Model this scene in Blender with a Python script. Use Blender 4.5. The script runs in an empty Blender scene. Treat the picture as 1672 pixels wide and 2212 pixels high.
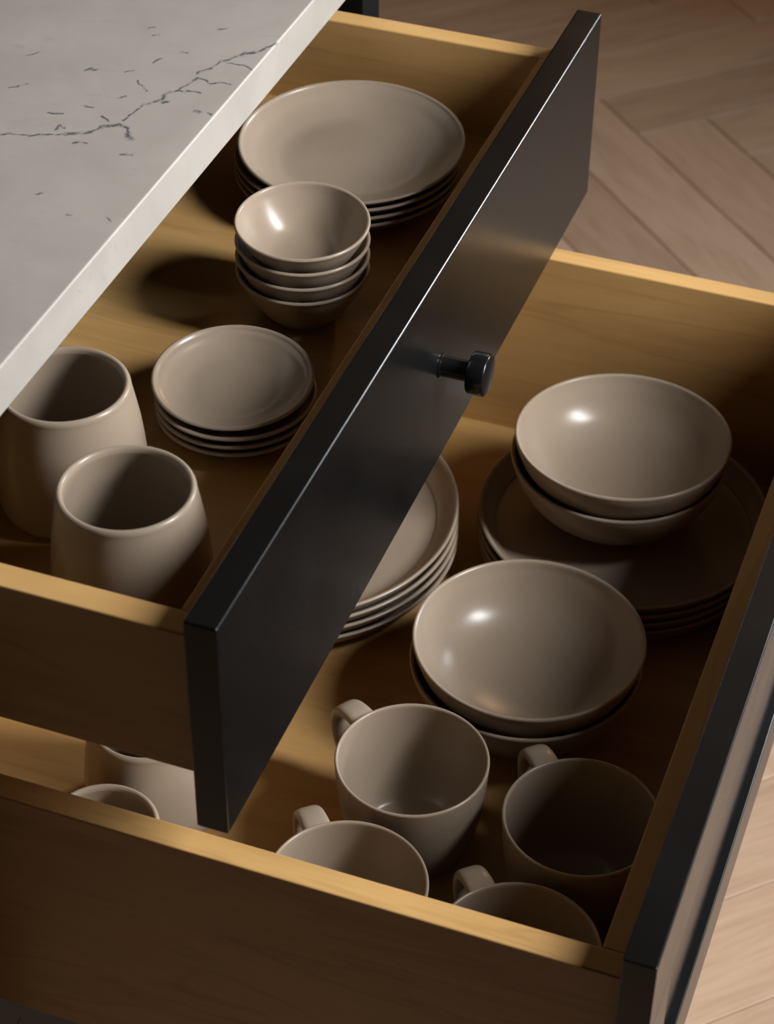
import bpy, bmesh, math, random
from mathutils import Vector, Matrix

# ------------------------------------------------------------------ camera, world, lights, exposure
scene = bpy.context.scene
ZO = 0.875                      # height of the top edge of the top drawer front above the floor


def V(x, pull, z):
    """x along the drawer fronts, pull = out of the cabinet, z from the top of the top drawer front."""
    return Vector((x, -pull, z + ZO))


cam_data = bpy.data.cameras.new('camera')
cam = bpy.data.objects.new('camera', cam_data)
scene.collection.objects.link(cam)
cam.location = (-0.7519, -0.3633, 0.7811 + ZO)
cam.rotation_euler = (0.8716, -0.0091, -1.2199)
cam_data.sensor_fit = 'HORIZONTAL'
cam_data.sensor_width = 36.0
cam_data.lens = 4662.71 / 1672 * 36.0
cam_data.clip_start = 0.01
cam_data.dof.use_dof = True
cam_data.dof.focus_distance = 1.46
cam_data.dof.aperture_fstop = 14.0
scene.camera = cam

world = bpy.data.worlds.new('world')
scene.world = world
world.use_nodes = True
bg = world.node_tree.nodes['Background']
bg.inputs['Color'].default_value = (0.75, 0.8, 1.0, 1)
bg.inputs['Strength'].default_value = 0.02


def window_light(name, x0, x1, pull, z0, z1, power, color, aim, spread):
    """daylight entering through a window opening in the wall in front of the island"""
    ld = bpy.data.lights.new(name, 'AREA')
    ld.shape = 'RECTANGLE'
    ld.size, ld.size_y = x1 - x0, z1 - z0
    ld.energy = power
    ld.color = color
    o = bpy.data.objects.new(name, ld)
    scene.collection.objects.link(o)
    o.location = V((x0 + x1) / 2, pull, (z0 + z1) / 2)
    ld.spread = math.radians(spread)
    o.rotation_euler = (V(*aim) - o.location).to_track_quat('-Z', 'Z').to_euler()
    return o


WALLP = 1.75                      # pull coordinate of the window wall
WIN1 = (0.24, 0.56, 0.08, 1.63)   # x0, x1, z0, z1 of the near window
WIN2 = (2.65, 3.05, 0.35, 1.15)   # the second window further along
window_light('window_light', WIN1[0], WIN1[1], WALLP, WIN1[2], WIN1[3], 19.5, (1.0, 0.985, 0.975), (0.44, 0.14, -0.37), 74)
window_light('far_window_light', WIN2[0], WIN2[1], WALLP, WIN2[2], WIN2[3], 17, (0.86, 0.93, 1.0), (0.9, 0.1, -0.4), 80)
pendant = bpy.data.lights.new('warm_fill_light', 'POINT')  # unseen warm fill, added to brighten the far floor; no fixture stands here
pendant.energy = 15
pendant.color = (1.0, 0.58, 0.26)
pendant.shadow_soft_size = 0.12
warm_fill_o = bpy.data.objects.new('warm_fill_light', pendant)
scene.collection.objects.link(warm_fill_o)
warm_fill_o.location = V(3.1, -0.2, 1.0)

scene.view_settings.view_transform = 'Standard'
scene.view_settings.look = 'None'
scene.view_settings.gamma = 1.0
scene.view_settings.use_curve_mapping = False
scene.view_settings.exposure = 0.08

random.seed(4)

# ------------------------------------------------------------------ sizes (metres)
W, H, T = 0.7473, 0.1614, 0.020
SX, S = 0.0177, 0.0180           # side panel inset and thickness
D1, FL1, BOT1 = 0.0281, -0.1059, -0.137
Y2, Z2, D2 = 0.2551, -0.1698, 0.0397
FL2, BOT2 = -0.3937, -0.423
SF = 0.0184
YF = -0.20                       # plane of the closed fronts
FWD = Vector((0.9417, -0.3365))  # heading of the view, (x, pull)
SID = Vector((0.3365, 0.9417))

# ------------------------------------------------------------------ node helpers
def new_mat(name):
    m = bpy.data.materials.new(name)
    m.use_nodes = True
    nt = m.node_tree
    return m, nt, nt.nodes['Principled BSDF']


def N(nt, kind, **kw):
    n = nt.nodes.new(kind)
    for k, v in kw.items():
        setattr(n, k, v)
    return n


def mix_rgb(nt, fac, a, b, blend='MIX'):
    n = nt.nodes.new('ShaderNodeMix')
    n.data_type = 'RGBA'
    n.blend_type = blend
    for s, v in ((0, fac), (6, a), (7, b)):
        if hasattr(v, 'is_output'):
            nt.links.new(v, n.inputs[s])
        else:
            n.inputs[s].default_value = v
    return n.outputs[2]


def ramp(nt, src, stops):
    r = nt.nodes.new('ShaderNodeValToRGB')
    el = r.color_ramp.elements
    el[0].position, el[0].color = stops[0][0], stops[0][1]
    el[1].position, el[1].color = stops[-1][0], stops[-1][1]
    for p, c in stops[1:-1]:
        e = el.new(p)
        e.color = c
    nt.links.new(src, r.inputs[0])
    return r.outputs[0]


def coords(nt, scale, rot=(0, 0, 0), rand=False):
    tc = N(nt, 'ShaderNodeTexCoord')
    mp = N(nt, 'ShaderNodeMapping')
    mp.inputs['Scale'].default_value = scale
    mp.inputs['Rotation'].default_value = rot
    nt.links.new(tc.outputs['Object'], mp.inputs['Vector'])
    if rand:
        oi = N(nt, 'ShaderNodeObjectInfo')
        mm = N(nt, 'ShaderNodeVectorMath', operation='SCALE')
        mm.inputs[0].default_value = (37, 53, 19)
        nt.links.new(oi.outputs['Random'], mm.inputs['Scale'])
        nt.links.new(mm.outputs[0], mp.inputs['Location'])
    return mp.outputs[0]


def noise(nt, vec, scale, detail=4, rough=0.5, distort=0.0):
    n = N(nt, 'ShaderNodeTexNoise')
    n.inputs['Scale'].default_value = scale
    n.inputs['Detail'].default_value = detail
    n.inputs['Roughness'].default_value = rough
    n.inputs['Distortion'].default_value = distort
    nt.links.new(vec, n.inputs['Vector'])
    return n.outputs[0]


def bump(nt, bsdf, h, strength, dist=0.001):
    b = N(nt, 'ShaderNodeBump')
    b.inputs['Strength'].default_value = strength
    b.inputs['Distance'].default_value = dist
    nt.links.new(h, b.inputs['Height'])
    nt.links.new(b.outputs[0], bsdf.inputs['Normal'])


# ------------------------------------------------------------------ materials
def maple(name, axis, k=0.74):
    """pale maple, grain running along axis 0 = x, 1 = pull"""
    m, nt, b = new_mat(name)
    sc = (1.2, 14, 14) if axis == 0 else (14, 1.2, 14)
    v = coords(nt, sc)
    fine = noise(nt, v, 12, 5, 0.6)
    band = noise(nt, coords(nt, tuple(q * 0.35 for q in sc)), 3.0, 3, 0.5, 1.6)
    sc2 = (3, 9, 9) if axis == 0 else (9, 3, 9)
    blotch = noise(nt, coords(nt, sc2), 1.6, 2, 0.5, 0.6)
    col = ramp(nt, band, [(0.30, (0.676, 0.399, 0.150, 1)), (0.47, (0.806, 0.499, 0.195, 1)),
                          (0.50, (0.650, 0.372, 0.137, 1)), (0.53, (0.832, 0.512, 0.202, 1)), (0.72, (0.858, 0.545, 0.221, 1))])
    col = mix_rgb(nt, 0.35, col, ramp(nt, fine, [(0.3, (0.650, 0.372, 0.130, 1)), (0.7, (0.910, 0.585, 0.247, 1))]))
    col = mix_rgb(nt, 0.22, col, ramp(nt, blotch, [(0.35, (0.546, 0.319, 0.117, 1)), (0.65, (0.962, 0.625, 0.260, 1))]))
    col = mix_rgb(nt, 1.0, col, (k, k * 0.965, k * 0.89, 1), 'MULTIPLY')
    nt.links.new(col, b.inputs['Base Color'])
    b.inputs['Roughness'].default_value = 0.48
    bump(nt, b, fine, 0.05)
    return m


def black_paint(name, rough, base=(0.0042, 0.0043, 0.0044), grain=0.0):
    m, nt, b = new_mat(name)
    v = coords(nt, (1, 1, 1))
    n1 = noise(nt, v, 900, 2)
    n2 = noise(nt, v, 14, 3)
    col = ramp(nt, n2, [(0.3, (*[c * 0.85 for c in base], 1)), (0.7, (*[c * 1.2 for c in base], 1))])
    nt.links.new(col, b.inputs['Base Color'])
    r = N(nt, 'ShaderNodeMapRange')
    r.inputs['To Min'].default_value = rough - 0.04
    r.inputs['To Max'].default_value = rough + 0.05
    nt.links.new(n2, r.inputs['Value'])
    nt.links.new(r.outputs[0], b.inputs['Roughness'])
    if grain:
        bump(nt, b, n1, grain, 0.0004)
    return m


def ceramic():
    m, nt, b = new_mat('taupe_stoneware')
    v = coords(nt, (1, 1, 1), rand=True)
    n1 = noise(nt, v, 1400, 2)
    n2 = noise(nt, v, 22, 3)
    col = ramp(nt, n2, [(0.3, (0.291, 0.235, 0.177, 1)), (0.7, (0.313, 0.254, 0.194, 1))])
    col = mix_rgb(nt, 0.25, col, ramp(nt, n1, [(0.35, (0.253, 0.192, 0.139, 1)), (0.6, (0.338, 0.260, 0.198, 1))]))
    nt.links.new(col, b.inputs['Base Color'])
    b.inputs['Roughness'].default_value = 0.27
    b.inputs['IOR'].default_value = 1.5
    b.inputs['Specular IOR Level'].default_value = 0.36
    return m


def oak():
    m, nt, b = new_mat('pale_oak_floor')
    oi = N(nt, 'ShaderNodeObjectInfo')
    fine = noise(nt, coords(nt, (2.2, 30, 30), rand=True), 6, 6, 0.65)
    cath = noise(nt, coords(nt, (1.5, 9, 9), rand=True), 2.4, 4, 0.55, 1.2)
    col = ramp(nt, cath, [(0.3, (0.488, 0.316, 0.201, 1)), (0.5, (0.610, 0.415, 0.275, 1)), (0.7, (0.671, 0.471, 0.323, 1))])
    col = mix_rgb(nt, 0.4, col, ramp(nt, fine, [(0.3, (0.439, 0.279, 0.171, 1)), (0.55, (0.683, 0.477, 0.329, 1))]))
    tone = ramp(nt, oi.outputs['Random'], [(0.0, (0.66, 0.65, 0.64, 1)), (1.0, (0.84, 0.84, 0.85, 1))])
    col = mix_rgb(nt, 1.0, col, tone, 'MULTIPLY')
    nt.links.new(col, b.inputs['Base Color'])
    b.inputs['Roughness'].default_value = 0.5
    bump(nt, b, fine, 0.08)
    return m


VEINS = [(0.357, -0.3155, 0.3633, -0.3076, 0.9), (0.3633, -0.3076, 0.3654, -0.2946, 0.4), (0.3654, -0.2946, 0.3695, -0.2872, 1.0), (0.3695, -0.2872, 0.3761, -0.2726, 0.5), (0.3761, -0.2726, 0.3806, -0.265, 1.5), (0.3806, -0.265, 0.3841, -0.2584, 1.5), (0.3841, -0.2584, 0.3921, -0.2557, 0.8), (0.3921, -0.2557, 0.4002, -0.2458, 1.5), (0.4002, -0.2458, 0.3992, -0.2392, 0.8), (0.3992, -0.2392, 0.3914, -0.2343, 0.8), (0.3914, -0.2343, 0.3862, -0.2301, 2.0), (0.4059, -0.2449, 0.4133, -0.2442, 0.6), (0.4133, -0.2442, 0.4215, -0.2418, 0.6), (0.4215, -0.2418, 0.4322, -0.2407, 0.4), (0.4325, -0.2408, 0.4341, -0.2384, 1.2), (0.4369, -0.2357, 0.4418, -0.2321, 1.3), (0.4418, -0.2321, 0.4486, -0.2331, 1.3), (0.4486, -0.2331, 0.4541, -0.2297, 0.9), (0.4541, -0.2297, 0.4578, -0.2246, 0.9), (0.4578, -0.2246, 0.4601, -0.2116, 0.9), (0.4561, -0.2281, 0.4633, -0.2257, 0.7), (0.4633, -0.2257, 0.4745, -0.2233, 0.4), (0.4745, -0.2233, 0.4787, -0.2206, 0.8), (0.4787, -0.2206, 0.4779, -0.2144, 0.8), (0.4779, -0.2144, 0.4738, -0.2096, 0.8), (0.4738, -0.2096, 0.4785, -0.2028, 0.5), (0.4785, -0.2028, 0.4783, -0.196, 0.5), (0.4839, -0.2239, 0.4861, -0.2239, 1.0), (0.4861, -0.2239, 0.4943, -0.2185, 1.0), (0.4943, -0.2185, 0.5079, -0.2148, 0.6), (0.5065, -0.2157, 0.5101, -0.2122, 1.1), (0.5101, -0.2122, 0.5214, -0.2056, 0.6), (0.5197, -0.2063, 0.5242, -0.2042, 1.4), (0.5244, -0.2018, 0.5282, -0.198, 1.4), (0.5282, -0.198, 0.5351, -0.1941, 1.4), (0.5351, -0.1941, 0.545, -0.1888, 0.9), (0.545, -0.1888, 0.5499, -0.1858, 0.9), (0.5065, -0.2104, 0.5068, -0.198, 0.5), (0.5068, -0.198, 0.5035, -0.1905, 0.5), (0.4382, -0.2298, 0.4397, -0.2277, 1.2), (0.4327, -0.2606, 0.4373, -0.2582, 0.8), (0.3971, -0.2967, 0.4004, -0.2881, 0.5), (0.4144, -0.2792, 0.4151, -0.2711, 0.6), (0.3651, -0.227, 0.367, -0.2197, 0.8), (0.3795, -0.2826, 0.385, -0.2821, 0.6), (0.385, -0.2821, 0.3828, -0.2775, 0.6), (0.4361, -0.2039, 0.4351, -0.2012, 1.5), (0.436, -0.1952, 0.4347, -0.1928, 0.9), (0.5245, -0.2771, 0.5271, -0.2742, 0.5), (0.4873, -0.2599, 0.4946, -0.2571, 0.6), (0.5333, -0.2849, 0.5363, -0.2812, 0.6), (0.5089, -0.2477, 0.5092, -0.2431, 0.5), (0.3684, -0.2621, 0.3702, -0.254, 0.5), (0.4597, -0.2998, 0.4641, -0.2976, 0.8), (0.4641, -0.2976, 0.4631, -0.2928, 0.8), (0.4686, -0.272, 0.4729, -0.269, 0.6), (0.4596, -0.2592, 0.4498, -0.2464, 0.5), (0.2866, -0.227, 0.2862, -0.2252, 0.9), (0.3012, -0.2566, 0.303, -0.2544, 0.5), (0.4059, -0.2607, 0.4016, -0.2544, 0.6), (0.4187, -0.3381, 0.428, -0.3285, 0.4), (0.4651, -0.3478, 0.4718, -0.342, 0.4), (0.549, -0.2371, 0.5534, -0.2316, 0.5), (0.2915, -0.202, 0.2872, -0.1979, 0.4)]


def quartz():
    m, nt, b = new_mat('veined_quartz')
    def vm(op, a, b_=None, scale=None):
        n = N(nt, 'ShaderNodeVectorMath', operation=op)
        for i, q in enumerate((a, b_)):
            if q is None:
                continue
            if hasattr(q, 'is_output'):
                nt.links.new(q, n.inputs[i])
            else:
                n.inputs[i].default_value = q
        if scale is not None:
            nt.links.new(scale, n.inputs['Scale'])
        return n

    def mt(op, a, b_, clamp=False):
        n = N(nt, 'ShaderNodeMath', operation=op)
        n.use_clamp = clamp
        for i, q in enumerate((a, b_)):
            if isinstance(q, (int, float)):
                n.inputs[i].default_value = q
            else:
                nt.links.new(q, n.inputs[i])
        return n.outputs[0]

    tc = N(nt, 'ShaderNodeTexCoord')
    # wobble the lines a little
    wob = N(nt, 'ShaderNodeTexNoise')
    wob.inputs['Scale'].default_value = 130
    wob.inputs['Detail'].default_value = 4
    nt.links.new(tc.outputs['Object'], wob.inputs['Vector'])
    sub = N(nt, 'ShaderNodeVectorMath', operation='SUBTRACT')
    nt.links.new(wob.outputs['Color'], sub.inputs[0])
    sub.inputs[1].default_value = (0.5, 0.5, 0.5)
    scl = N(nt, 'ShaderNodeVectorMath', operation='MULTIPLY')
    nt.links.new(sub.outputs[0], scl.inputs[0])
    scl.inputs[1].default_value = (0.006, 0.006, 0.0)
    add = N(nt, 'ShaderNodeVectorMath', operation='ADD')
    nt.links.new(tc.outputs['Object'], add.inputs[0])
    nt.links.new(scl.outputs[0], add.inputs[1])
    prev = None
    for (x0, y0, x1, y1, w) in VEINS:
        bx, by = x1 - x0, y0 - y1
        ll = bx * bx + by * by
        pt = add.outputs[0]
        if prev is not None:      # chained, so that the nodes are evaluated one segment after the other
            pt = vm('ADD', pt, vm('SCALE', (0, 0, 1e-9), None, prev).outputs[0]).outputs[0]
        pa = vm('SUBTRACT', pt, (x0, -y0, 0)).outputs[0]
        t = mt('MULTIPLY', vm('DOT_PRODUCT', pa, (bx, by, 0)).outputs['Value'], 1.0 / ll, True)
        near = vm('SCALE', (bx, by, 0), None, t).outputs[0]
        d = vm('DISTANCE', pa, near).outputs['Value']
        val = mt('SUBTRACT', 1.0, mt('MULTIPLY', d, 1.0 / (0.00165 * (0.45 + 0.80 * w))), True)
        prev = val if prev is None else mt('MAXIMUM', val, prev)
    brk = noise(nt, tc.outputs['Object'], 210, 3, 0.6)
    brk = ramp(nt, brk, [(0.34, (0.15, 0.15, 0.15, 1)), (0.52, (1, 1, 1, 1))])
    vein = N(nt, 'ShaderNodeMath', operation='MULTIPLY')
    nt.links.new(prev, vein.inputs[0])
    nt.links.new(brk, vein.inputs[1])
    cloud = noise(nt, tc.outputs['Object'], 16, 5, 0.6, 0.8)
    col = ramp(nt, cloud, [(0.3, (0.365, 0.338, 0.303, 1)), (0.7, (0.420, 0.390, 0.352, 1))])
    mpg = N(nt, 'ShaderNodeMapping')
    mpg.inputs['Scale'].default_value = (1.0, 0.35, 1.0)
    mpg.inputs['Rotation'].default_value = (0, 0, math.radians(20))
    nt.links.new(tc.outputs['Object'], mpg.inputs['Vector'])
    fl = noise(nt, mpg.outputs[0], 120, 4, 0.55)
    fl = ramp(nt, fl, [(0.30, (1, 1, 1, 1)), (0.40, (0, 0, 0, 1))])
    col = mix_rgb(nt, fl, col, (0.36, 0.34, 0.31, 1))
    col = mix_rgb(nt, vein.outputs[0], col, (0.055, 0.062, 0.075, 1))
    nt.links.new(col, b.inputs['Base Color'])
    b.inputs['Roughness'].default_value = 0.38
    return m


MAPLE_X = maple('maple_grain_across', 0)
MAPLE_Y = maple('maple_grain_deep', 1)
MAPLE_BOTTOM = maple('maple_darker_bottom', 1, 0.50)  # same maple multiplied down to a darker tone, for the drawer bottoms
PAINT = black_paint('black_painted_front', 0.26)
PAINT_ROUGH = black_paint('black_painted_cabinet', 0.55, grain=0.0)
PAINT_ROUGH.node_tree.nodes['Principled BSDF'].inputs['Specular IOR Level'].default_value = 0.12
METAL = black_paint('black_metal_knob', 0.22, (0.006, 0.006, 0.0065), 0.0)
CLAY = ceramic()
OAK = oak()
QUARTZ = quartz()

# ------------------------------------------------------------------ build helpers
def tag(o, label=None, cat=None, group=None, kind=None):
    if label:
        o['label'] = label
    if cat:
        o['category'] = cat
    if group:
        o['group'] = group
    if kind:
        o['kind'] = kind
    return o


def empty(name, loc):
    o = bpy.data.objects.new(name, None)
    o.empty_display_size = 0.05
    o.location = loc
    scene.collection.objects.link(o)
    return o


def obj(name, bm, mat, parent=None, origin=None, smooth=False):
    """bm holds world coordinates; they are stored relative to the root or origin."""
    org = Vector((0, 0, 0))
    if origin is not None:
        org = Vector(origin)
    p = parent
    if parent is not None:
        org = Vector((0, 0, 0))
        while p is not None:
            org += p.location
            p = p.parent
    bmesh.ops.recalc_face_normals(bm, faces=bm.faces)
    for v in bm.verts:
        v.co -= org
    me = bpy.data.meshes.new(name)
    bm.to_mesh(me)
    bm.free()
    me.materials.append(mat)
    if smooth:
        for f in me.polygons:
            f.use_smooth = True
    o = bpy.data.objects.new(name, me)
    scene.collection.objects.link(o)
    if parent is not None:
        o.parent = parent
    elif origin is not None:
        o.location = origin
    return o


def box(x0, x1, p0, p1, z0, z1, bev=0.0, seg=2, bm=None):
    b = bmesh.new()
    vs = [b.verts.new(V(x, p, z)) for x in (x0, x1) for p in (p0, p1) for z in (z0, z1)]
    for q in ((0, 1, 3, 2), (4, 6, 7, 5), (0, 4, 5, 1), (2, 3, 7, 6), (0, 2, 6, 4), (1, 5, 7, 3)):
        b.faces.new([vs[i] for i in q])
    if bev:
        bmesh.ops.bevel(b, geom=list(b.edges), offset=bev, segments=seg, affect='EDGES', profile=0.5)
    return b


def catmull(pts, n=5):
    out = []
    P = [pts[0]] + list(pts) + [pts[-1]]
    for i in range(1, len(P) - 2):
        p0, p1, p2, p3 = P[i - 1], P[i], P[i + 1], P[i + 2]
        for k in range(n):
            t = k / n
            out.append(tuple(0.5 * ((2 * b) + (c - a) * t + (2 * a - 5 * b + 4 * c - d) * t * t + (-a + 3 * b - 3 * c + d) * t ** 3)
                             for a, b, c, d in zip(p0, p1, p2, p3)))
    out.append(tuple(pts[-1]))
    return out


def lathe_mesh(name, prof, mat, seg=128, axis='Z'):
    """prof: list of (r, z); first and last points lie on the axis"""
    bm = bmesh.new()
    rings = []
    for r, z in prof:
        if r < 1e-6:
            rings.append([bm.verts.new((0, 0, z))])
        else:
            rings.append([bm.verts.new((r * math.cos(2 * math.pi * k / seg), r * math.sin(2 * math.pi * k / seg), z)) for k in range(seg)])
    for a, b in zip(rings, rings[1:]):
        for k in range(seg):
            k2 = (k + 1) % seg
            if len(a) == 1 and len(b) == 1:
                continue
            if len(a) == 1:
                bm.faces.new((a[0], b[k], b[k2]))
            elif len(b) == 1:
                bm.faces.new((a[k], a[k2], b[0]))
            else:
                bm.faces.new((a[k], a[k2], b[k2], b[k]))
    bmesh.ops.recalc_face_normals(bm, faces=bm.faces)
    me = bpy.data.meshes.new(name)
    bm.to_mesh(me)
    bm.free()
    me.materials.append(mat)
    for f in me.polygons:
        f.use_smooth = True
    return me


def place(name, me, x, pull, rim_z, height, tilt=0.0, roll=0.0, spin=0.0):
    """stand a turned piece so that the middle of its rim is at (x, pull, rim_z)"""
    o = bpy.data.objects.new(name, me)
    scene.collection.objects.link(o)
    tt, ts = math.tan(math.radians(tilt)), math.tan(math.radians(roll))
    gx, gp = FWD[0] * tt + SID[0] * ts, FWD[1] * tt + SID[1] * ts
    n = Vector((-gx, gp, 1)).normalized()
    q = Vector((0, 0, 1)).rotation_difference(n)
    rim = V(x, pull, rim_z)
    o.rotation_mode = 'QUATERNION'
    from mathutils import Quaternion
    o.rotation_quaternion = q @ Quaternion((0, 0, 1), spin)
    o.location = rim - n * height
    return o

# ------------------------------------------------------------------ the setting: herringbone oak floor
bm = bmesh.new()
for (x, p) in ((-2.5, -2.7), (4.3, -2.7), (4.3, 1.92), (-2.5, 1.92)):
    bm.verts.new(V(x, p, -ZO - 0.012))
bm.faces.new(bm.verts)
floor = tag(obj('floor', bm, OAK), 'pale oak herringbone floor', kind='structure')

PW, PL = 0.12, 0.60


def plank_mesh():
    b = bmesh.new()
    g = 0.0004
    vs = [b.verts.new((x, y, z)) for x in (g, PL - g) for y in (g, PW - g) for z in (-0.0115, 0.0)]
    for q in ((0, 1, 3, 2), (4, 6, 7, 5), (0, 4, 5, 1), (2, 3, 7, 6), (0, 2, 6, 4), (1, 5, 7, 3)):
        b.faces.new([vs[i] for i in q])
    bmesh.ops.recalc_face_normals(b, faces=b.faces)
    top = [e for e in b.edges if all(v.co.z > -0.001 for v in e.verts)]
    bmesh.ops.bevel(b, geom=top, offset=0.0012, segments=1, affect='EDGES')
    me = bpy.data.meshes.new('plank')
    b.to_mesh(me)
    b.free()
    me.materials.append(OAK)
    return me


plank_me = plank_mesh()
U0, V0 = 1.406, -1.638           # a corner where two planks meet, in the 45 degree frame


def add_plank(u, v, vertical):
    # centre in the (u, v) frame, u along x+pull, v along pull-x
    cu, cv = (u + PW / 2, v + PL / 2) if vertical else (u + PL / 2, v + PW / 2)
    cx, cp = (cu - cv) * 0.70711, (cu + cv) * 0.70711
    if not (-0.9 < cx < 3.3 and -1.35 < cp < 1.35):
        return
    o = bpy.data.objects.new('plank', plank_me)
    # corner and heading in Blender axes (pull = -y)
    if vertical:
        cor = (u + PW, v)
        hu = (0.0, 1.0)
    else:
        cor = (u, v)
        hu = (1.0, 0.0)
    x, p = (cor[0] - cor[1]) * 0.70711, (cor[0] + cor[1]) * 0.70711
    dx, dp = (hu[0] - hu[1]) * 0.70711, (hu[0] + hu[1]) * 0.70711
    ang = math.atan2(-dp, dx)
    # the plank's local +y must fall inside its own strip; flip to the far corner when needed
    o.rotation_euler = (0, 0, ang)
    yx, yy = -math.sin(ang), math.cos(ang)
    mid = Vector((x, -p)) + Vector((dx, -dp)) * PL / 2 + Vector((yx, yy)) * PW / 2
    if (mid - Vector((cx, -cp))).length > 0.01:
        o.location = (x - yx * PW, -p - yy * PW, 0)
    else:
        o.location = (x, -p, 0)
    scene.collection.objects.link(o)
    o.parent = floor


for i in range(-40, 41):
    for j in range(-8, 9):
        u = U0 + i * PW + j * PL
        v = V0 + i * PW - j * PL
        add_plank(u, v, False)
        add_plank(u, v + PW, True)

# ------------------------------------------------------------------ room shell (behind and beside the camera)
def wall_mat():
    m, nt, b = new_mat('charcoal_wall_paint')
    n = noise(nt, coords(nt, (1, 1, 1)), 30, 4)
    nt.links.new(ramp(nt, n, [(0.3, (0.030, 0.030, 0.030, 1)), (0.7, (0.036, 0.036, 0.036, 1))]), b.inputs['Base Color'])
    b.inputs['Roughness'].default_value = 0.7
    return m


WALL = wall_mat()
RX0, RX1, RP0, RH = -2.4, 4.2, -2.6, 2.2      # room extents, ceiling height above the drawer top


def joined(*boxes):
    out = bmesh.new()
    for b in boxes:
        me = bpy.data.meshes.new('tmp')
        b.to_mesh(me)
        b.free()
        out.from_mesh(me)
        bpy.data.meshes.remove(me)
    return out


tag(obj('wall_back', box(RX0, RX1, RP0 - 0.1, RP0, -ZO, RH), WALL), kind='structure')
tag(obj('wall_left', box(RX0 - 0.1, RX0, RP0 - 0.1, WALLP + 0.16, -ZO, RH), WALL), kind='structure')
tag(obj('wall_right', box(RX1, RX1 + 0.1, RP0 - 0.1, WALLP + 0.16, -ZO, RH), WALL), kind='structure')
CEIL, _nt, _b = new_mat('grey_ceiling_paint')
_nt.links.new(ramp(_nt, noise(_nt, coords(_nt, (1, 1, 1)), 25, 3), [(0.3, (0.30, 0.30, 0.295, 1)), (0.7, (0.34, 0.338, 0.332, 1))]), _b.inputs['Base Color'])
_b.inputs['Roughness'].default_value = 0.8
tag(obj('ceiling', box(RX0 - 0.1, RX1 + 0.1, RP0 - 0.1, WALLP + 0.16, RH, RH + 0.1), CEIL), kind='structure')
q0, q1 = WALLP + 0.01, WALLP + 0.15
tag(obj('wall_front', joined(
    box(RX0, WIN1[0], q0, q1, -ZO, RH), box(WIN1[0], WIN1[1], q0, q1, -ZO, WIN1[2]), box(WIN1[0], WIN1[1], q0, q1, WIN1[3], RH),
    box(WIN1[1], WIN2[0], q0, q1, -ZO, RH), box(WIN2[0], WIN2[1], q0, q1, -ZO, WIN2[2]), box(WIN2[0], WIN2[1], q0, q1, WIN2[3], RH),
    box(WIN2[1], RX1, q0, q1, -ZO, RH)), WALL), kind='structure')
for i, (a, b, c, d) in enumerate((WIN1, WIN2)):
    tag(obj(f'window_{i + 1}', joined(box(a, b, q0 + 0.05, q0 + 0.08, c, c + 0.04), box(a, b, q0 + 0.05, q0 + 0.08, d - 0.04, d),
                                      box(a, a + 0.04, q0 + 0.05, q0 + 0.08, c + 0.04, d - 0.04), box(b - 0.04, b, q0 + 0.05, q0 + 0.08, c + 0.04, d - 0.04)), WALL), kind='structure')

# ------------------------------------------------------------------ island cabinet and counter
CX0, CX1 = -0.0425, 0.7905
isl = empty('island_cabinet', V((CX0 + CX1) / 2, -0.5, -ZO))
tag(isl, 'black painted kitchen island cabinet under the pale stone counter', 'cabinet')
for a, b in ((CX0, -0.004), (W + 0.004, CX1)):
    obj('end_panel', box(a, b, -0.86, YF, -ZO, 0.0045, 0.0008), PAINT_ROUGH, isl)
obj('back_panel', box(-0.004, W + 0.004, -0.86, -0.84, -ZO, 0.0045), PAINT_ROUGH, isl)
obj('bottom_panel', box(-0.004, W + 0.004, -0.84, -0.225, -0.80, -0.78), PAINT_ROUGH, isl)
obj('top_rail', box(-0.004, W + 0.004, -0.84, -0.225, -0.003, 0.0045), PAINT_ROUGH, isl)
obj('toe_kick', box(-0.004, W + 0.004, -0.28, -0.265, -ZO, -0.80), PAINT_ROUGH, isl)

ct_org = V(0, 0, 0.0375)
ct = obj('countertop', box(-0.075, 0.825, -0.895, -0.1890, 0.0055, 0.0375, 0.0016, 3), QUARTZ, origin=ct_org)
tag(ct, 'pale grey quartz countertop with fine dark veins and a white front edge', 'countertop')


# ------------------------------------------------------------------ drawers
def drawer_box(root, yfront, zt, zfloor, zbot, depth):
    """maple box behind a front whose back face is at yfront"""
    yb = yfront - depth
    xa, xb = SX, W - SX
    for a, b in ((xa, xa + S), (xb - S, xb)):
        obj('side_panel', box(a, b, yb, yfront, zbot, zt, 0.0010), MAPLE_Y, root)
    obj('front_panel', box(xa + S, xb - S, yfront - SF, yfront, zbot, zt, 0.0008), MAPLE_X, root)
    obj('back_panel', box(xa + S, xb - S, yb, yb + S, zbot, zt, 0.0008), MAPLE_X, root)
    obj('bottom_panel', box(xa + S, xb - S, yb + S, yfront - SF, zfloor - 0.012, zfloor), MAPLE_BOTTOM, root)


# top drawer, slab front with a round knob
dr1 = empty('drawer', V(W / 2, -0.3, BOT1))
tag(dr1, 'upper open maple drawer with a plain black slab front and round knob', 'drawer', 'drawers of the island')
front1 = obj('drawer_front', box(0, W, -T, 0, -H, 0, 0.0014, 3), PAINT, dr1)
tag(front1, 'matte black slab drawer front')
drawer_box(dr1, -T, -D1, FL1, BOT1, 0.54)

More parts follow.
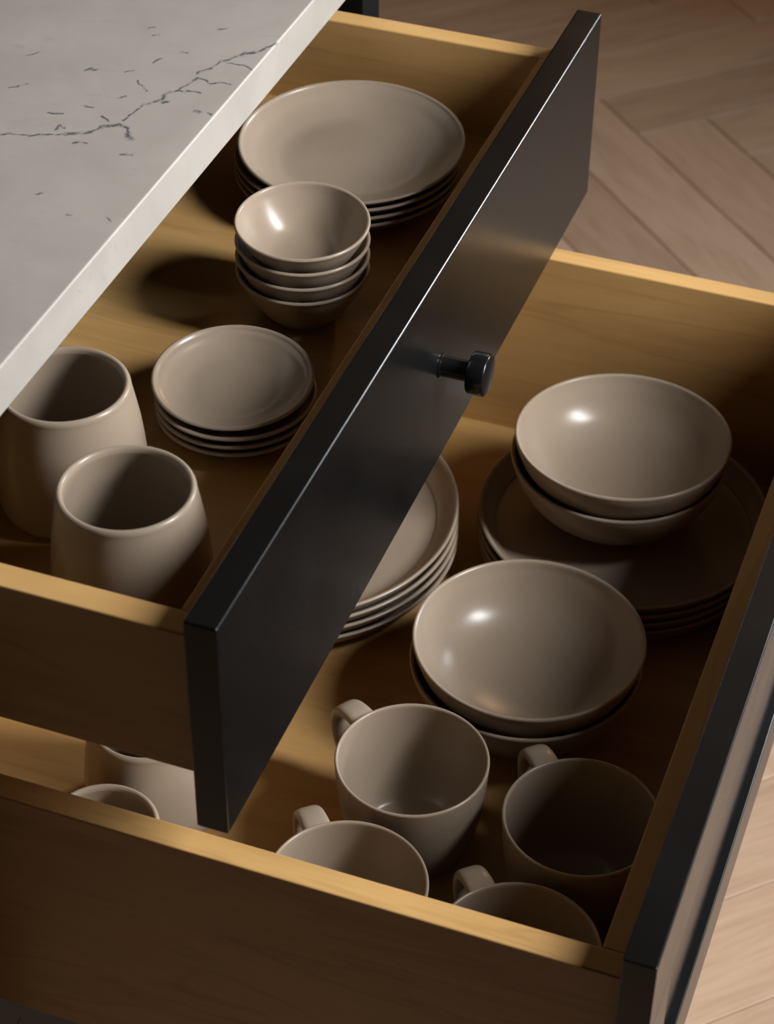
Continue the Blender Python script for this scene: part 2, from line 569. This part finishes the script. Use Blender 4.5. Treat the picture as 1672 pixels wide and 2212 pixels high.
kn_prof = [(0, 0.0), (0.0088, 0.0), (0.0088, 0.0006), (0.0075, 0.0012), (0.0072, 0.0025), (0.0072, 0.0195), (0.0072, 0.0205),
           (0.0125, 0.0206), (0.0138, 0.0209), (0.0146, 0.0216), (0.0149, 0.0228), (0.0149, 0.0318), (0.0147, 0.0328), (0.0140, 0.0334), (0.0130, 0.0336), (0, 0.0336)]
kn = bpy.data.objects.new('knob', lathe_mesh('knob', kn_prof, METAL, 64))
scene.collection.objects.link(kn)
for f in kn.data.polygons:
    f.use_smooth = True
kn.data.set_sharp_from_angle(angle=math.radians(40))
kn.parent = front1
kn.location = V(0.3705, 0.0, -0.0805) - dr1.location
kn.rotation_euler = (math.radians(90), 0, 0)
tag(kn, 'round black metal knob on a short stem')


def shaker(root, name, x0, x1, yb, yf, z0, z1, rail_t, rail_b, stile, rec, mat):
    """recessed panel with rails and stiles as sub-parts"""
    p = obj(name, box(x0 + stile - 0.006, x1 - stile + 0.006, yb + 0.001, yf - rec, z0 + rail_b - 0.006, z1 - rail_t + 0.006), mat, root)
    tag(p, 'black framed drawer front with a recessed panel')
    obj('rail', box(x0, x1, yb, yf, z1 - rail_t, z1, 0.0010), mat, p)
    obj('rail', box(x0, x1, yb, yf, z0, z0 + rail_b, 0.0010), mat, p)
    obj('stile', box(x0, x0 + stile, yb, yf, z0 + rail_b, z1 - rail_t), mat, p)
    obj('stile', box(x1 - stile, x1, yb, yf, z0 + rail_b, z1 - rail_t), mat, p)
    return p


dr2 = empty('drawer', V(W / 2, -0.02, BOT2))
tag(dr2, 'lower open maple drawer pulled furthest out, with a framed black front', 'drawer', 'drawers of the island')
shaker(dr2, 'drawer_front', 0, W, Y2 - T, Y2, -0.422, Z2, 0.066, 0.057, 0.057, 0.0062, PAINT)
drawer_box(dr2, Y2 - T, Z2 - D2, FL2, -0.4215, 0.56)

dr3 = empty('drawer', V(W / 2, -0.21, -0.775))
tag(dr3, 'closed black drawer below the lower open drawer', 'drawer', 'drawers of the island')
shaker(dr3, 'drawer_front', 0, W, YF - T, YF, -0.775, -0.431, 0.066, 0.06, 0.057, 0.006, PAINT_ROUGH)

# ------------------------------------------------------------------ crockery shapes
def dish(name, outer, inner, n=5, seg=128):
    """outer: control points from the foot to the rim, inner: rim to the middle"""
    prof = [(0.0, outer[0][1])] + catmull(outer + inner, n)
    prof[-1] = (0.0, prof[-1][1])
    return lathe_mesh(name, prof, CLAY, seg)


def plate(name, R, Hh, foot, t=0.0036, flat=0.72, steep=0.4, un=0.0024):
    """coupe plate: flat middle, rising to the rim"""
    outer = [(foot - 0.003, 0.0012), (foot - 0.002, 0.0), (foot, 0.0), (foot + 0.0015, 0.0014), (R * flat, un)]
    for k in (0.35, 0.65, 0.85, 0.95):
        r = R * flat + (R - R * flat) * k
        outer.append((r, un + (Hh - un) * (steep * k + (1 - steep) * k ** 2.6)))
    outer += [(R - 0.0002, Hh - 0.0020), (R, Hh - 0.0010), (R - 0.0008, Hh - 0.0002), (R - 0.0018, Hh)]
    inner = [(R - 0.0030, Hh - 0.0006), (R - 0.0044, Hh - 0.0020)]
    for k in (0.80, 0.6, 0.3):
        r = R * flat + (R - R * flat) * k - 0.003
        inner.append((r, un + t + (Hh - un - t) * (steep * k + (1 - steep) * k ** 2.6) + 0.0004))
    inner += [(R * flat - 0.004, un + t), (R * flat * 0.6, un - 0.0003 + t), (R * 0.25, un - 0.0004 + t), (0.0, un - 0.0004 + t)]
    return dish(name, outer, inner)


BOWL_O = [(0.034, 0.0022), (0.0355, 0.0), (0.0395, 0.0), (0.0412, 0.0025), (0.0545, 0.0110), (0.0690, 0.0240), (0.0790, 0.0385), (0.0845, 0.0520),
          (0.0863, 0.0590), (0.0865, 0.0606), (0.0860, 0.0617), (0.0850, 0.0620)]
BOWL_I = [(0.0838, 0.0614), (0.0830, 0.0600), (0.0808, 0.0530), (0.0745, 0.0405), (0.0650, 0.0300), (0.0520, 0.0222), (0.0400, 0.0184), (0.0250, 0.0158), (0.0120, 0.0150), (0.0, 0.0148)]
bowl_me = dish('bowl', BOWL_O, BOWL_I)

SB_O = [(0.0175, 0.0016), (0.0185, 0.0), (0.0215, 0.0), (0.0228, 0.0018), (0.0298, 0.0092), (0.0365, 0.0190), (0.0420, 0.0285), (0.0456, 0.0360),
        (0.0472, 0.0389), (0.0474, 0.0399), (0.0468, 0.0408), (0.0460, 0.0410)]
SB_I = [(0.0450, 0.0405), (0.0443, 0.0393), (0.0423, 0.0342), (0.0380, 0.0265), (0.0324, 0.0190), (0.0262, 0.0133), (0.0200, 0.0106), (0.0100, 0.0096), (0.0, 0.0094)]
small_bowl_me = dish('small_bowl', SB_O, SB_I)

side_plate_me = plate('side_plate', 0.0540, 0.0165, 0.032, 0.0032, 0.63, 0.42)
salad_plate_me = plate('salad_plate', 0.0872, 0.0225, 0.052, 0.0036, 0.64, 0.38)
dinner_plate_me = plate('dinner_plate', 0.1187, 0.0240, 0.074, 0.0040, 0.87, 0.45, 0.0028)
platter_me = plate('platter', 0.1350, 0.0240, 0.086, 0.0042, 0.85, 0.30, 0.0028)

TUM_O = [(0.036, 0.0012), (0.037, 0.0), (0.0440, 0.0), (0.0466, 0.0016), (0.0480, 0.0060), (0.0485, 0.0160), (0.0481, 0.0340), (0.0462, 0.0560), (0.0441, 0.0700), (0.0418, 0.0835),
         (0.0414, 0.0872), (0.0406, 0.0890), (0.0392, 0.0898)]
TUM_I = [(0.0377, 0.0892), (0.0368, 0.0874), (0.0368, 0.0840), (0.0394, 0.0690), (0.0415, 0.0550), (0.0433, 0.0340), (0.0436, 0.0170), (0.0425, 0.0090), (0.0380, 0.0055), (0.0200, 0.0048), (0.0, 0.0047)]
tumbler_me = dish('tumbler', TUM_O, TUM_I)

MUG_O = [(0.0285, 0.0018), (0.0295, 0.0), (0.0335, 0.0), (0.0352, 0.0018), (0.0410, 0.0110), (0.0458, 0.0250), (0.0495, 0.0430), (0.0520, 0.0660), (0.0533, 0.0840),
         (0.0536, 0.0880), (0.0535, 0.0892), (0.0529, 0.0899), (0.0522, 0.0900)]
MUG_I = [(0.0514, 0.0895), (0.0509, 0.0882), (0.0505, 0.0840), (0.0490, 0.0660), (0.0464, 0.0430), (0.0425, 0.0250), (0.0375, 0.0130), (0.0300, 0.0082), (0.0150, 0.0068), (0.0, 0.0066)]
mug_me = dish('mug', MUG_O, MUG_I)


def handle_mesh():
    """strap handle in the local x-z plane, growing towards +x"""
    path = catmull([(0.0522, 0.0800), (0.0565, 0.0812), (0.0640, 0.0815), (0.0735, 0.0790), (0.0805, 0.0720), (0.0828, 0.0610), (0.0805, 0.0490), (0.0735, 0.0375),
                    (0.0630, 0.0295), (0.0530, 0.0250), (0.0455, 0.0225)], 5)
    bm = bmesh.new()
    rings = []
    m = 20
    for i, (x, z) in enumerate(path):
        a = path[max(i - 1, 0)]
        b = path[min(i + 1, len(path) - 1)]
        t = Vector((b[0] - a[0], 0, b[1] - a[1])).normalized()
        nrm = Vector((-t.z, 0, t.x))
        f = i / (len(path) - 1)
        hw = 0.0100 - 0.0022 * f          # half width
        ht = 0.0042 - 0.0004 * f          # half thickness
        flare = 1.0 + 0.25 * max(0.0, 1 - i / 4)
        ring = []
        for k in range(m):
            an = 2 * math.pi * k / m
            c, s = math.cos(an), math.sin(an)
            e = 0.62
            cy = math.copysign(abs(c) ** e, c) * hw * flare
            cn = math.copysign(abs(s) ** e, s) * ht
            ring.append(bm.verts.new(Vector((x, 0, z)) + Vector((0, 1, 0)) * cy + nrm * cn))
        rings.append(ring)
    for a, b in zip(rings, rings[1:]):
        for k in range(m):
            bm.faces.new((a[k], a[(k + 1) % m], b[(k + 1) % m], b[k]))
    bm.faces.new(rings[0])
    bm.faces.new(rings[-1])
    bmesh.ops.recalc_face_normals(bm, faces=bm.faces)
    me = bpy.data.meshes.new('handle')
    bm.to_mesh(me)
    bm.free()
    me.materials.append(CLAY)
    for f in me.polygons:
        f.use_smooth = True
    return me


handle_me = handle_mesh()

# ------------------------------------------------------------------ upper drawer contents
ORD4 = ['bottom', 'second lowest', 'second highest', 'top']
EPS = 0.0003
# four salad plates at the far end
for k in range(4):
    rim = FL1 + EPS + 0.0225 + [0, 0.0067, 0.0134, 0.0220][k]
    x, p, t, r = [(0.5945, -0.1530, 0, 0), (0.5942, -0.1526, 0, 0), (0.5948, -0.1528, 0, 0), (0.5972, -0.1511, 2.0, 0.6)][k]
    o = place('salad_plate', salad_plate_me, x, p, rim, 0.0225, t, r)
    tag(o, f'{ORD4[k]} plate of the stack at the far end of the upper drawer', 'plate', 'plates at the far end of the upper drawer')
# four small bowls
for k in range(4):
    rim = FL1 + EPS + 0.0410 + [0, 0.0121, 0.0242, 0.0388][k]
    x, p, t, r = [(0.4270, -0.1230, 0, 0), (0.4266, -0.1229, 0.0, 0.0), (0.4268, -0.1228, 0.0, 0.0), (0.4262, -0.1226, 3.0, 0.0)][k]
    o = place('small_bowl', small_bowl_me, x, p, rim, 0.0410, t, r)
    tag(o, f'{ORD4[k]} small bowl of the stack of four in the upper drawer', 'bowl', 'small bowls in the upper drawer')
# four small plates
for k in range(4):
    rim = FL1 + EPS + 0.0165 + [0, 0.0063, 0.0126, 0.0206][k]
    x, p, t, r = [(0.2915, -0.1165, 0, 0), (0.2912, -0.1166, 0.0, 0.0), (0.2916, -0.1169, 0.0, 0.0), (0.2955, -0.1205, 3.6, 0.1)][k]
    o = place('side_plate', side_plate_me, x, p, rim, 0.0165, t, r)
    tag(o, f'{ORD4[k]} small plate of the stack beside the tumblers in the upper drawer', 'plate', 'small plates in the upper drawer')
# two tumblers
for x, p, lab in ((0.1855, -0.1842, 'taupe handleless tumbler partly under the countertop in the upper drawer'),
                  (0.1079, -0.1052, 'taupe handleless tumbler in the near front corner of the upper drawer')):
    tag(place('tumbler', tumbler_me, x, p, FL1 + EPS + 0.0898, 0.0898), lab, 'cup', 'taupe tumblers')

# ------------------------------------------------------------------ lower drawer contents
# plates mostly under the upper drawer
for k in range(4):
    rim = FL2 + EPS + 0.0240 + [0, 0.0090, 0.0176, 0.0262][k]
    x, p, t, r = [(0.4900, -0.1615, 0, 0.0), (0.4902, -0.1615, 0.0, 0.7), (0.4905, -0.1618, 0.0, 1.4), (0.4908, -0.1622, 0.0, 2.1)][k]
    o = place('dinner_plate', platter_me, x, p, rim, 0.0240, t, r)
    tag(o, f'{ORD4[k]} plate of the stack half hidden below the upper drawer front', 'plate', 'large plates below the upper drawer')
# plates in the far front corner
for k in range(4):
    rim = FL2 + EPS + 0.0240 + 0.0086 * k
    x, p = [(0.5790, 0.0927), (0.5786, 0.0923), (0.5784, 0.0922), (0.5788, 0.0925)][k]
    o = place('dinner_plate', dinner_plate_me, x, p, rim, 0.0240)
    tag(o, f'{ORD4[k]} dinner plate of the stack that carries two bowls', 'plate', 'dinner plates under the far bowls')
# two bowls on those plates
pf = FL2 + 2 * EPS + 0.0086 * 3 + 0.0070
for k in range(2):
    x, p, t, r = [(0.5925, 0.0803, 0.0, 0.0), (0.5918, 0.0826, -2.2, 0.2)][k]
    o = place('bowl', bowl_me, x, p, pf + 0.0620 + 0.0204 * k, 0.0620, t, r)
    tag(o, ['lower', 'upper'][k] + ' of the two taupe bowls stacked on the dinner plates', 'bowl', 'wide bowls in the lower drawer')
for k in range(2):
    x, p, t, r = [(0.3742, 0.0718, 0.0, 0.0), (0.3758, 0.0729, 0.2, 0.0)][k]
    o = place('bowl', bowl_me, x, p, FL2 + EPS + 0.0620 + 0.0196 * k, 0.0620, t, r)
    tag(o, ['lower', 'upper'][k] + ' of the two taupe bowls standing beside the mugs', 'bowl', 'wide bowls in the lower drawer')
# mugs: position, handle heading in (x, pull)
for x, p, ang, lab in ((0.2218, 0.0358, -57, 'taupe mug nearest the black upper drawer front, its inside lit'),
                       (0.1035, 0.0328, -41, 'taupe mug cut off by the near drawer side, the left one of the row'),
                       (0.2121, 0.1598, -41, 'taupe mug with a dark inside, beside the lower drawer front and the wide bowls'),
                       (0.0917, 0.1526, -41, 'taupe mug in the near front corner of the lower drawer')):
    a = math.radians(-ang)
    o = place('mug', mug_me, x, p, FL2 + EPS + 0.0900, 0.0900, spin=a)
    tag(o, lab, 'mug', 'taupe mugs in the lower drawer')
    h = bpy.data.objects.new('handle', handle_me)
    scene.collection.objects.link(h)
    h.parent = o
    tag(h, 'curved strap handle')
# two more tumblers below the upper drawer
o = place('tumbler', tumbler_me, 0.1932, -0.1511, FL2 + EPS + 0.0898, 0.0898)
tag(o, 'taupe tumbler under the upper drawer, only its side and rim edge showing', 'cup', 'taupe tumblers')
o = place('tumbler', tumbler_me, 0.0965, -0.1395, FL2 + EPS + 0.0898 * 0.94, 0.0898 * 0.94)
o.scale = (0.93, 0.93, 0.94)
tag(o, 'taupe tumbler peeking over the near side of the lower drawer', 'cup', 'taupe tumblers')
